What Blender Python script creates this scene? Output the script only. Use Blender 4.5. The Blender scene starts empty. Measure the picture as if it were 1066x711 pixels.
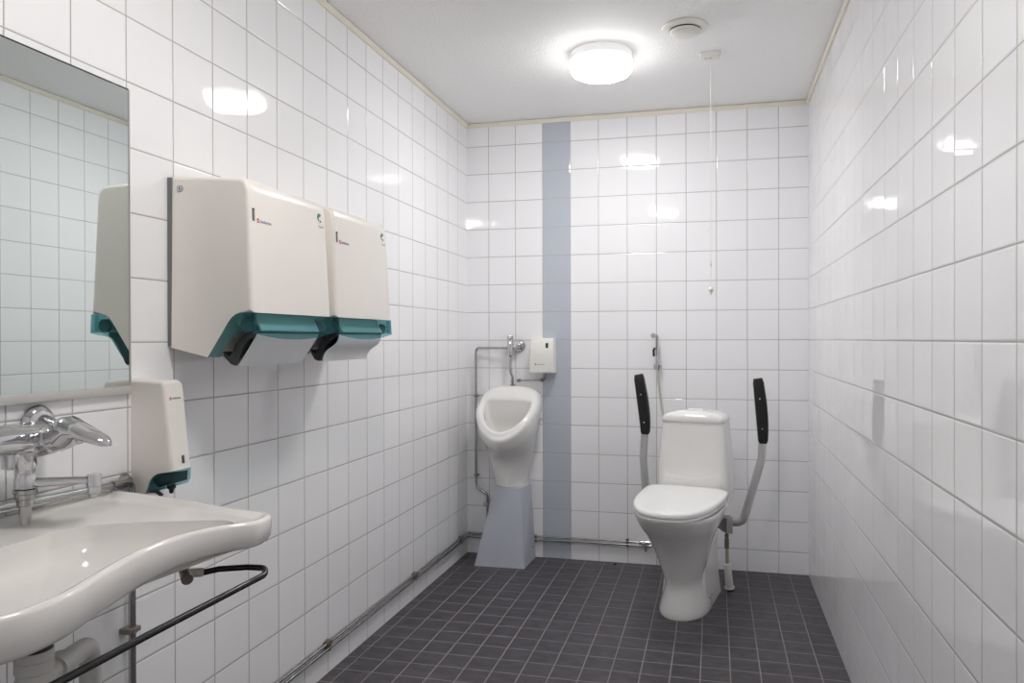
import bpy, bmesh, math, random
from mathutils import Vector, Matrix
sc = bpy.context.scene
col = sc.collection
PI = math.pi
W, H, NEAR = 1.764, 2.335, -4.3          # room width, height, y of the wall behind the camera

# ------------------------------------------------------------------ materials
def new_mat(name):
    m = bpy.data.materials.new(name); m.use_nodes = True
    nt = m.node_tree
    return m, nt, nt.nodes, nt.links, nt.nodes['Principled BSDF']
def srgb(r, g, b):
    f = lambda c: ((c/255+0.055)/1.055)**2.4 if c > 10 else c/255/12.92
    return (f(r), f(g), f(b), 1)
def plain(name, rgb, rough=.4, metal=0., noise=.0, nscale=20, bump=0., bscale=200, coat=0., spec=.5):
    m, nt, N, L, B = new_mat(name)
    B.inputs['Roughness'].default_value = rough
    B.inputs['Metallic'].default_value = metal
    B.inputs['Coat Weight'].default_value = coat
    B.inputs['Specular IOR Level'].default_value = spec
    tc = N.new('ShaderNodeTexCoord')
    nz = N.new('ShaderNodeTexNoise'); nz.inputs['Scale'].default_value = nscale; nz.inputs['Detail'].default_value = 4
    L.new(tc.outputs['Object'], nz.inputs['Vector'])
    mx = N.new('ShaderNodeMix'); mx.data_type = 'RGBA'
    c = srgb(*rgb)
    mx.inputs[6].default_value = tuple(max(0, x*(1-noise)) for x in c[:3])+(1,)
    mx.inputs[7].default_value = tuple(min(1, x*(1+noise)) for x in c[:3])+(1,)
    L.new(nz.outputs['Fac'], mx.inputs[0]); L.new(mx.outputs[2], B.inputs['Base Color'])
    if bump:
        n2 = N.new('ShaderNodeTexNoise'); n2.inputs['Scale'].default_value = bscale; n2.inputs['Detail'].default_value = 3
        L.new(tc.outputs['Object'], n2.inputs['Vector'])
        bp = N.new('ShaderNodeBump'); bp.inputs['Distance'].default_value = bump; bp.inputs['Strength'].default_value = 1
        L.new(n2.outputs['Fac'], bp.inputs['Height']); L.new(bp.outputs['Normal'], B.inputs['Normal'])
    return m

def tiles(name, ax, ou, pu, ov, pv, az='Z', grout=.003, tile=(244,244,246), joint=(182,179,177), rough=.035, stripe=None,
          mottle=0., tilt=.008, pillow=.003, depth=.0007, wav=.0006, jrough=.8, spec=.6, stripe_col=(188,194,204), var=.012):
    m, nt, N, L, B = new_mat(name)
    g = N.new('ShaderNodeNewGeometry')
    sp = N.new('ShaderNodeSeparateXYZ'); L.new(g.outputs['Position'], sp.inputs[0])
    def M(op, a, b=None, c=None, clamp=False):
        n = N.new('ShaderNodeMath'); n.operation = op; n.use_clamp = clamp
        for i, v in enumerate((a, b, c)):
            if v is None: continue
            if isinstance(v, (int, float)): n.inputs[i].default_value = v
            else: L.new(v, n.inputs[i])
        return n.outputs[0]
    def SS(v, lo, hi):
        n = N.new('ShaderNodeMapRange'); n.interpolation_type = 'SMOOTHSTEP'
        L.new(v, n.inputs[0]); n.inputs[1].default_value = lo; n.inputs[2].default_value = hi
        n.inputs[3].default_value = 0; n.inputs[4].default_value = 1
        return n.outputs[0]
    U = M('DIVIDE', M('SUBTRACT', sp.outputs[ax], ou), pu); V = M('DIVIDE', M('SUBTRACT', sp.outputs[az], ov), pv)
    fu, fv = M('FRACT', U), M('FRACT', V)
    iu, iv = M('FLOOR', U), M('FLOOR', V)
    du = M('MULTIPLY', M('MINIMUM', fu, M('SUBTRACT', 1, fu)), pu)
    dv = M('MULTIPLY', M('MINIMUM', fv, M('SUBTRACT', 1, fv)), pv)
    d = M('MINIMUM', du, dv)
    mask = SS(d, grout/2-.0004, grout/2+.0006)
    hgt = SS(d, grout/2-.0003, grout/2+pillow)
    cb = N.new('ShaderNodeCombineXYZ'); L.new(iu, cb.inputs[0]); L.new(iv, cb.inputs[1])
    wn = N.new('ShaderNodeTexWhiteNoise'); wn.noise_dimensions = '3D'; L.new(cb.outputs[0], wn.inputs['Vector'])
    ws = N.new('ShaderNodeSeparateXYZ'); L.new(wn.outputs['Color'], ws.inputs[0])
    t1 = M('MULTIPLY', M('SUBTRACT', ws.outputs[0], .5), M('MULTIPLY', fu, tilt*pu*2))
    t2 = M('MULTIPLY', M('SUBTRACT', ws.outputs[1], .5), M('MULTIPLY', fv, tilt*pv*2))
    nz = N.new('ShaderNodeTexNoise'); nz.inputs['Scale'].default_value = 9; nz.inputs['Detail'].default_value = 1
    L.new(g.outputs['Position'], nz.inputs['Vector'])
    hh = M('ADD', M('MULTIPLY', hgt, depth), M('ADD', M('ADD', t1, t2), M('MULTIPLY', nz.outputs['Fac'], wav)))
    bp = N.new('ShaderNodeBump'); bp.inputs['Distance'].default_value = 1; bp.inputs['Strength'].default_value = 1
    L.new(hh, bp.inputs['Height']); L.new(bp.outputs['Normal'], B.inputs['Normal'])
    # colour
    def mixc(f, a, b):
        n = N.new('ShaderNodeMix'); n.data_type = 'RGBA'
        L.new(f, n.inputs[0]) if not isinstance(f, (int, float)) else None
        for i, v in ((6, a), (7, b)):
            if isinstance(v, tuple): n.inputs[i].default_value = v
            else: L.new(v, n.inputs[i])
        return n.outputs[2]
    tcol = srgb(*tile)
    lo = tuple(x*(1-var) for x in tcol[:3])+(1,); hi = tuple(min(1, x*(1+var)) for x in tcol[:3])+(1,)
    ct = mixc(ws.outputs[2], lo, hi)
    if stripe:
        s = M('MULTIPLY', M('GREATER_THAN', sp.outputs[ax], stripe[0]), M('LESS_THAN', sp.outputs[ax], stripe[1]))
        ct = mixc(s, ct, srgb(*stripe_col))
    if mottle:
        n2 = N.new('ShaderNodeTexNoise'); n2.inputs['Scale'].default_value = 14; n2.inputs['Detail'].default_value = 6; n2.inputs['Roughness'].default_value = .65
        mp = N.new('ShaderNodeVectorMath'); mp.operation = 'MULTIPLY_ADD'
        L.new(cb.outputs[0], mp.inputs[0]); mp.inputs[1].default_value = (3.7, 5.3, 0); L.new(g.outputs['Position'], mp.inputs[2])
        mq = N.new('ShaderNodeVectorMath'); mq.operation = 'MULTIPLY'; L.new(mp.outputs[0], mq.inputs[0]); mq.inputs[1].default_value = (1, 2.2, 1)
        L.new(mq.outputs[0], n2.inputs['Vector'])
        k = SS(n2.outputs['Fac'], .3, .72)
        ct2 = mixc(k, tuple(x*(1-mottle) for x in tcol[:3])+(1,), tuple(x*(1+mottle) for x in tcol[:3])+(1,))
        nm = N.new('ShaderNodeMix'); nm.data_type = 'RGBA'; nm.inputs[0].default_value = .8; L.new(ct, nm.inputs[6]); L.new(ct2, nm.inputs[7]); ct = nm.outputs[2]
    jn = N.new('ShaderNodeTexNoise'); jn.inputs['Scale'].default_value = 6; L.new(g.outputs['Position'], jn.inputs['Vector'])
    jc = srgb(*joint)
    cj = mixc(jn.outputs['Fac'], tuple(x*.8 for x in jc[:3])+(1,), tuple(min(1, x*1.2) for x in jc[:3])+(1,))
    L.new(mixc(mask, cj, ct), B.inputs['Base Color'])
    rr = N.new('ShaderNodeMapRange'); L.new(mask, rr.inputs[0]); rr.inputs[3].default_value = jrough; rr.inputs[4].default_value = rough
    L.new(rr.outputs[0], B.inputs['Roughness'])
    B.inputs['Specular IOR Level'].default_value = spec
    return m

Z0 = .108
M_back = tiles('back wall tiles', 'X', .125, .15, Z0, .15, stripe=(.4265, .5735))
M_left = tiles('left wall tiles', 'Y', -.142, .15, Z0, .15, tile=(244,244,245), joint=(180,175,172))
M_right = tiles('right wall tiles', 'Y', -2.5585, .15, Z0, .15)
M_front = tiles('front wall tiles', 'X', .125, .15, Z0, .15)
M_floor = tiles('floor tiles', 'X', .0455, .1017, -.05, .1005, az='Y', grout=.0036, tile=(72,70,75), joint=(146,139,134), rough=.42,
                mottle=.42, tilt=.006, depth=.0008, pillow=.002, wav=.0004, spec=.4, var=.16)
M_ceil = plain('ceiling paint', (243,242,241), .75, bump=.003, bscale=120)
M_trim = plain('cream trim', (232,226,212), .45, noise=.03)
M_cer = plain('white ceramic', (233,232,230), .07, noise=.01, coat=.3)
M_basin = plain('basin ceramic', (228,225,221), .1, noise=.01, coat=.3)
M_plast = plain('white toilet plastic', (238,238,237), .16, noise=.01)
M_cream = plain('cream plastic', (236,231,224), .3, noise=.01)
M_cream2 = plain('white plastic', (232,230,224), .35, noise=.01)
M_grayp = plain('grey plastic', (118,118,116), .45, noise=.03)
M_dark = plain('dark plastic', (42,42,43), .4, noise=.1)
M_darkbox = plain('dark chute plastic', (62,62,63), .5, noise=.1)
M_black = plain('black rubber', (20,20,21), .35, noise=.15)
M_blackg = plain('black gloss coat', (12,12,13), .2, noise=.1)
M_chrome = plain('chrome', (205,205,207), .08, 1., noise=.02)
M_pipe = plain('dulled chrome pipe', (178,177,176), .2, 1., noise=.08, nscale=8)
M_brass = plain('brown patinated fitting', (140,131,122), .4, .7, noise=.2)
M_alu = plain('satin aluminium', (206,206,205), .34, .75, noise=.03)
M_paintgray = plain('pedestal grey', (188,193,203), .4, noise=.02)
M_pvc = plain('white pvc', (205,203,199), .35, noise=.03)
M_beige = plain('beige plastic', (190,183,172), .35, noise=.03)
M_hose = plain('pale hose', (196,192,184), .35, noise=.08, nscale=90)
M_mirror = plain('mirror silver', (222,229,226), .0, 1., noise=0)
M_mirr_edge = plain('mirror rail', (202,200,196), .35, .2, noise=.02)
M_red = plain('logo red', (200,45,50), .4)
M_blue = plain('logo navy', (45,50,110), .4)
M_green = plain('emblem green', (70,135,110), .4)
M_graytxt = plain('small print grey', (120,120,118), .5)
M_drk = plain('display dark', (30,32,30), .25)
M_window = plain('slot window', (120,120,118), .3)
def steel():
    m = plain('brushed steel', (240,241,242), .5, .0, noise=.06)
    nt = m.node_tree; N, L = nt.nodes, nt.links
    tc = N.new('ShaderNodeTexCoord'); mp = N.new('ShaderNodeMapping'); mp.inputs['Scale'].default_value = (12, 900, 12)
    nz = N.new('ShaderNodeTexNoise'); nz.inputs['Scale'].default_value = 1
    L.new(tc.outputs['Object'], mp.inputs[0]); L.new(mp.outputs[0], nz.inputs['Vector'])
    bp = N.new('ShaderNodeBump'); bp.inputs['Distance'].default_value = .0002; L.new(nz.outputs['Fac'], bp.inputs['Height'])
    L.new(bp.outputs['Normal'], N['Principled BSDF'].inputs['Normal'])
    return m
M_steel = steel()
def teal():
    m, nt, N, L, B = new_mat('translucent teal plastic')
    B.inputs['Base Color'].default_value = srgb(60,120,125); B.inputs['Roughness'].default_value = .12
    tr = N.new('ShaderNodeBsdfTransparent')
    tc = N.new('ShaderNodeTexCoord'); nz = N.new('ShaderNodeTexNoise'); nz.inputs['Scale'].default_value = 6
    L.new(tc.outputs['Object'], nz.inputs[0])
    mx = N.new('ShaderNodeMix'); mx.data_type = 'RGBA'; L.new(nz.outputs['Fac'], mx.inputs[0])
    mx.inputs[6].default_value = (.66,.84,.86,1); mx.inputs[7].default_value = (.71,.87,.885,1)
    L.new(mx.outputs[2], tr.inputs['Color'])
    ms = N.new('ShaderNodeMixShader'); ms.inputs[0].default_value = .14
    L.new(tr.outputs[0], ms.inputs[1]); L.new(B.outputs[0], ms.inputs[2])
    L.new(ms.outputs[0], N['Material Output'].inputs['Surface'])
    return m
M_teal = teal()
def lampmat(strength, colr, low=1.):
    """opal cover lit by a bulb behind its lower face: the rim gives off less light than the face"""
    m, nt, N, L, B = new_mat('opal lamp cover')
    B.inputs['Base Color'].default_value = (.9,.9,.9,1); B.inputs['Roughness'].default_value = .3
    B.inputs['Emission Color'].default_value = colr+(1,)
    tc = N.new('ShaderNodeTexCoord'); sp = N.new('ShaderNodeSeparateXYZ'); L.new(tc.outputs['Object'], sp.inputs[0])
    mr = N.new('ShaderNodeMapRange'); mr.interpolation_type = 'SMOOTHSTEP'; L.new(sp.outputs[2], mr.inputs[0])
    mr.inputs[1].default_value = -.045; mr.inputs[2].default_value = -.092; mr.inputs[3].default_value = strength*low; mr.inputs[4].default_value = strength
    L.new(mr.outputs[0], B.inputs['Emission Strength'])
    return m
LC1, LC2 = (1.,.99,.98), (1.,.975,.95)
M_lamp = lampmat(13., LC1, .05)
M_lamp2 = lampmat(13.5, LC2, .12)
M_lampring = lampmat(.05, LC1)

# ------------------------------------------------------------------ mesh helpers
def link(name, bm, mat, parent=None, smooth=True, world_loc=None, angle=40):
    """one mesh object; vertices in the parent's local space (or world when world_loc given: they are shifted by it)"""
    if world_loc is not None:
        for v in bm.verts: v.co -= Vector(world_loc)
    bmesh.ops.recalc_face_normals(bm, faces=bm.faces)
    me = bpy.data.meshes.new(name); bm.to_mesh(me); bm.free()
    o = bpy.data.objects.new(name, me); col.objects.link(o)
    me.materials.append(mat)
    if smooth:
        for p in me.polygons: p.use_smooth = True
        try: me.set_sharp_from_angle(angle=math.radians(angle))
        except Exception: pass
    if parent is not None: o.parent = parent
    return o
def thing(name, label, cat, loc=(0,0,0), rotz=0, group=None):
    o = bpy.data.objects.new(name, None); col.objects.link(o)
    o.empty_display_size = .05
    o.location = loc; o.rotation_euler = (0,0,rotz); o['label'] = label; o['category'] = cat
    if group: o['group'] = group
    return o
def tag(o, label, cat, group=None):
    o['label'] = label; o['category'] = cat
    if group: o['group'] = group
    return o
def new(): return bmesh.new()
def box(bm, x0, x1, y0, y1, z0, z1, bev=0, seg=2):
    r = bmesh.ops.create_cube(bm, size=1, matrix=Matrix.Translation(((x0+x1)/2,(y0+y1)/2,(z0+z1)/2)) @ Matrix.Diagonal((x1-x0,y1-y0,z1-z0,1)))
    if bev:
        es = list({e for v in r['verts'] for e in v.link_edges})
        bmesh.ops.bevel(bm, geom=es, offset=bev, segments=seg, profile=.5, affect='EDGES')
    return bm
def lathe(bm, prof, origin=(0,0,0), axis=(0,0,1), n=32):
    """prof: (r, h) list along axis"""
    a = Vector(axis).normalized()
    q = Vector((0,0,1)).rotation_difference(a)
    rings = []
    for r, h in prof:
        if r < 1e-6: rings.append([bm.verts.new(Vector(origin)+q@Vector((0,0,h)))])
        else: rings.append([bm.verts.new(Vector(origin)+q@Vector((r*math.cos(2*PI*i/n), r*math.sin(2*PI*i/n), h))) for i in range(n)])
    for A, B in zip(rings, rings[1:]):
        for i in range(n):
            j = (i+1) % n
            if len(A) == 1 and len(B) == 1: continue
            if len(A) == 1: bm.faces.new((A[0], B[i], B[j]))
            elif len(B) == 1: bm.faces.new((A[i], A[j], B[0]))
            else: bm.faces.new((A[i], A[j], B[j], B[i]))
    for R_ in (rings[0], rings[-1]):
        if len(R_) > 2: bm.faces.new(R_)
    return bm
def fillet(pts, rad, seg=6):
    pts = [Vector(p) for p in pts]; out = [pts[0]]
    for a, b, c in zip(pts, pts[1:], pts[2:]):
        u, v = (a-b), (c-b)
        lu, lv = u.length, v.length; u.normalize(); v.normalize()
        ang = u.angle(v)
        if ang > PI-.02 or rad == 0: out.append(b); continue
        t = min(rad/math.tan(ang/2), lu*.48, lv*.48)
        p, q = b+u*t, b+v*t
        for k in range(seg+1):
            s = k/seg; out.append((1-s)**2*p+2*s*(1-s)*b+s*s*q)
    out.append(pts[-1]); return out
def tube(bm, pts, r, n=14, rad=0., seg=8, flat=None):
    """swept circle (radius r or list) along pts with rounded corners; flat=(ru,rv) elliptical"""
    P = fillet(pts, rad, seg) if rad else [Vector(p) for p in pts]
    T = []
    for i in range(len(P)):
        a = P[max(0,i-1)]; b = P[min(len(P)-1,i+1)]
        T.append((b-a).normalized())
    up = Vector((0,0,1)) if abs(T[0].z) < .9 else Vector((1,0,0))
    nrm = (up - T[0]*up.dot(T[0])).normalized()
    rings = []
    for i, p in enumerate(P):
        if i:
            q = T[i-1].rotation_difference(T[i]); nrm = q@nrm; nrm = (nrm-T[i]*nrm.dot(T[i])).normalized()
        bi = T[i].cross(nrm)
        ri = r[i] if isinstance(r, (list, tuple)) else r
        rings.append([bm.verts.new(p+nrm*ri*math.cos(2*PI*k/n)+bi*ri*math.sin(2*PI*k/n)) for k in range(n)])
    for A, B in zip(rings, rings[1:]):
        for k in range(n): bm.faces.new((A[k], A[(k+1)%n], B[(k+1)%n], B[k]))
    bm.faces.new(rings[0]); bm.faces.new(rings[-1])
    return bm
def loft(bm, rings, cap0=True, cap1=True):
    R_ = [[bm.verts.new(p) for p in r] for r in rings]; n = len(R_[0])
    for A, B in zip(R_, R_[1:]):
        for k in range(n): bm.faces.new((A[k], A[(k+1)%n], B[(k+1)%n], B[k]))
    if cap0: bm.faces.new(R_[0])
    if cap1: bm.faces.new(R_[-1])
    return bm
def prism(bm, poly, f0, f1, bev=0, seg=3):
    """poly: list of 2D pts; f0,f1 map (a,b)->3D for both ends"""
    A = [bm.verts.new(f0(*p)) for p in poly]; B = [bm.verts.new(f1(*p)) for p in poly]
    n = len(poly); fs = [bm.faces.new(A), bm.faces.new(B)]
    for k in range(n): bm.faces.new((A[k], A[(k+1)%n], B[(k+1)%n], B[k]))
    if bev:
        es = [e for f in fs for e in f.edges]
        bmesh.ops.bevel(bm, geom=es, offset=bev, segments=seg, profile=.5, affect='EDGES', clamp_overlap=True)
    return bm
def round_poly(pts, rads, seg=5):
    out = []; n = len(pts)
    for i in range(n):
        a, b, c = Vector(pts[i-1]), Vector(pts[i]), Vector(pts[(i+1)%n])
        r = rads[i] if isinstance(rads, (list, tuple)) else rads
        u, v = a-b, c-b; lu, lv = u.length, v.length; u.normalize(); v.normalize()
        if r == 0: out.append(tuple(b)); continue
        t = min(r/math.tan(u.angle(v)/2), lu*.49, lv*.49)
        p, q = b+u*t, b+v*t
        for k in range(seg+1):
            s = k/seg; out.append(tuple((1-s)**2*p+2*s*(1-s)*b+s*s*q))
    return out
def interp(tab, s):
    """piecewise smooth (Catmull-Rom) interpolation; tab rows (s, a, b, ...)"""
    n = len(tab)
    if s <= tab[0][0]: return tab[0][1:]
    if s >= tab[-1][0]: return tab[-1][1:]
    for i in range(n-1):
        if tab[i][0] <= s <= tab[i+1][0]:
            t = (s-tab[i][0])/(tab[i+1][0]-tab[i][0])
            h = tab[i+1][0]-tab[i][0]
            res = []
            for k in range(1, len(tab[0])):
                p0, p1 = tab[i][k], tab[i+1][k]
                m0 = (tab[i+1][k]-tab[i-1][k])/(tab[i+1][0]-tab[i-1][0])*h if i > 0 else p1-p0
                m1 = (tab[i+2][k]-tab[i][k])/(tab[i+2][0]-tab[i][0])*h if i < n-2 else p1-p0
                res.append((2*t**3-3*t*t+1)*p0+(t**3-2*t*t+t)*m0+(-2*t**3+3*t*t)*p1+(t**3-t*t)*m1)
            return res
def sse(x, lo, hi):
    t = max(0, min(1, (x-lo)/(hi-lo))); return t*t*(3-2*t)
def text_mesh(name, body, size, mat, parent, M, squeeze=1.):
    cu = bpy.data.curves.new(name, 'FONT'); cu.body = body; cu.size = size; cu.extrude = .0002
    cu.resolution_u = 3
    tmp = bpy.data.objects.new(name, cu); col.objects.link(tmp)
    dg = bpy.context.evaluated_depsgraph_get()
    me = bpy.data.meshes.new_from_object(tmp.evaluated_get(dg))
    bpy.data.objects.remove(tmp); bpy.data.curves.remove(cu)
    me.transform(M @ Matrix.Diagonal((squeeze,1,1,1)))
    me.name = name
    o = bpy.data.objects.new(name, me); col.objects.link(o); me.materials.clear(); me.materials.append(mat); o.parent = parent
    return o
def frame(origin, ex, ey):
    ex = Vector(ex).normalized(); ey = Vector(ey); ey = (ey-ex*ey.dot(ex)).normalized(); ez = ex.cross(ey)
    M = Matrix((ex, ey, ez)).transposed().to_4x4(); M.translation = Vector(origin); return M
def disc(bm, M, r, t=.0004, n=24, sx=1.):
    v = [M @ Vector((r*sx*math.cos(2*PI*i/n), r*math.sin(2*PI*i/n), 0)) for i in range(n)]
    w = [M @ Vector((r*sx*math.cos(2*PI*i/n), r*math.sin(2*PI*i/n), t)) for i in range(n)]
    return loft(bm, [v, w])
def arc_strip(bm, M, r0, r1, a0, a1, t=.0004, n=14, c=(0,0)):
    A = [(c[0]+r1*math.cos(a0+(a1-a0)*i/n), c[1]+r1*math.sin(a0+(a1-a0)*i/n)) for i in range(n+1)] + \
        [(c[0]+r0*math.cos(a1-(a1-a0)*i/n), c[1]+r0*math.sin(a1-(a1-a0)*i/n)) for i in range(n+1)]
    return loft(bm, [[M@Vector((x,y,0)) for x,y in A], [M@Vector((x,y,t)) for x,y in A]])
def panel(bm, M, w, h, t=.0004, bev=0):
    pts = [(-w/2,-h/2),(w/2,-h/2),(w/2,h/2),(-w/2,h/2)]
    if bev: pts = round_poly(pts, bev, 3)
    return loft(bm, [[M@Vector((x,y,0)) for x,y in pts], [M@Vector((x,y,t)) for x,y in pts]])

# ------------------------------------------------------------------ the room
def struct(name, bm, mat, label=None):
    o = link(name, bm, mat, smooth=False); o['kind'] = 'structure'
    if label: o['label'] = label
    return o
struct('floor', box(new(), -.12, W+.12, NEAR-.12, .12, -.1, 0), M_floor)
struct('ceiling', box(new(), -.12, W+.12, NEAR-.12, .12, H, H+.1), M_ceil)
struct('wall_left', box(new(), -.12, 0, NEAR-.12, .12, 0, H), M_left)
struct('wall_right', box(new(), W, W+.12, NEAR-.12, .12, 0, H), M_right)
struct('wall_back', box(new(), 0, W, 0, .12, 0, H), M_back)
struct('wall_front', box(new(), 0, W, NEAR-.12, NEAR, 0, H), M_front)
TZ = H-.003
prof = [(0,-.020),(0,0),(.013,0),(.013,-.006),(.007,-.020)]
struct('trim_1', prism(new(), prof, lambda a,b: (0.0+.013,-a,TZ+b), lambda a,b: (W-.013,-a,TZ+b)), M_trim)
struct('trim_2', prism(new(), prof, lambda a,b: (a,NEAR,TZ+b), lambda a,b: (a,0,TZ+b)), M_trim)
struct('trim_3', prism(new(), prof, lambda a,b: (W-a,NEAR,TZ+b), lambda a,b: (W-a,0,TZ+b)), M_trim)

# ------------------------------------------------------------------ ceiling lamps, vent, pull cord
def lamp(x, y, label, mat):
    t = thing('ceiling_lamp', label, 'lamp', (x,y,H))
    link('lamp_base', lathe(new(), [(0,-.0005),(.1245,-.0005),(.1265,-.003),(.1275,-.031),(.1265,-.033),(0,-.033)], n=48), M_lampring, t)
    link('lamp_shade', lathe(new(), [(.1278,-.0335),(.129,-.045),(.1285,-.058),(.125,-.070),(.117,-.080),(.102,-.088),(.080,-.093),(.05,-.0955),(0,-.096)], n=48), mat, t)
    return t
lamp(.863, -.815, 'lit round white ceiling lamp beside the air vent', M_lamp)
lamp(.860, -2.668, 'round ceiling lamp mirrored as lower glint on the back wall tiles', M_lamp2)

t = thing('ceiling_vent', 'round white air valve on the ceiling with a domed centre disc', 'vent', (1.208,-1.0,H))
link('vent_flange', lathe(new(), [(.058,-.001),(.086,-.001),(.087,-.004),(.084,-.008),(.062,-.013),(.056,-.012),(.054,-.002)], n=48), M_cream2, t)
link('vent_throat', lathe(new(), [(0,-.0005),(.056,-.0005),(.056,-.003),(0,-.003)], n=32), M_grayp, t)
link('vent_disc', lathe(new(), [(0,-.0032),(.012,-.0032),(.012,-.012),(.050,-.014),(.0565,-.017),(.0555,-.022),(.046,-.027),(.03,-.030),(0,-.031)], n=40), M_cream2, t)

t = thing('pull_cord_switch', 'white pull cord alarm hanging from a small ceiling box', 'pull cord', (1.297,-.715,H))
bm = new(); prism(bm, round_poly([(-.042,-.024),(.042,-.024),(.042,.024),(-.042,.024)], .004, 3), lambda a,b:(a,b,-.0005), lambda a,b:(a*.93,b*.9,-.021), bev=.002)
link('switch_box', bm, M_cream2, t)
for sx in (-.016, .004):
    bm = new(); disc(bm, frame((sx,-.004,-.021),(1,0,0),(0,-1,0)), .006, .0012, sx=1.2)
    link('indicator_lens', bm, M_beige, t)
link('cord', tube(new(), [(.004,-.005,-.021),(.004,-.005,-.985)], .0013, n=8), M_cream2, t)
bm = new(); lathe(bm, [(0,.006),(.002,.006),(.0045,-.004),(.005,-.01),(.003,-.014),(0,-.014)], (.004,-.005,-.86), n=12)
link('cord_bead', bm, M_cream2, t)
bm = new()
tube(bm, [(.004,-.005,-.715),(-.004,-.005,-.728),(-.006,-.005,-.733)], .0012, n=6); tube(bm, [(.004,-.005,-.715),(.012,-.005,-.727),(.016,-.005,-.733)], .0012, n=6)
link('cord_knot', bm, M_cream2, t)
bm = new(); lathe(bm, [(0,.008),(.006,.006),(.0105,0),(.011,-.007),(.007,-.013),(.004,-.016),(.0045,-.024),(0,-.026)], (.004,-.005,-.966), n=16)
link('pull_knob', bm, M_cream2, t)

# ------------------------------------------------------------------ mirror
MY0, MY1 = -3.20, -2.392
t = thing('wall_mirror', 'frameless wall mirror over the washbasin with a pale rail along its bottom edge', 'mirror', (0,(MY0+MY1)/2,1.04))
o = link('mirror_glass', box(new(), .0005, .006, MY0, MY1, 1.056, 1.7365), M_mirror, t, smooth=False, world_loc=t.location)
link('bottom_rail', box(new(), .0005, .012, MY0, MY1, 1.040, 1.058, .0015), M_mirr_edge, t, world_loc=t.location)
link('edge_strip', box(new(), .0005, .0075, MY1, MY1+.003, 1.040, 1.7365), M_mirr_edge, t, smooth=False, world_loc=t.location)
link('top_edge', box(new(), .0005, .0065, MY0, MY1, 1.7365, 1.7395), M_drk, t, smooth=False, world_loc=t.location)

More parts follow.
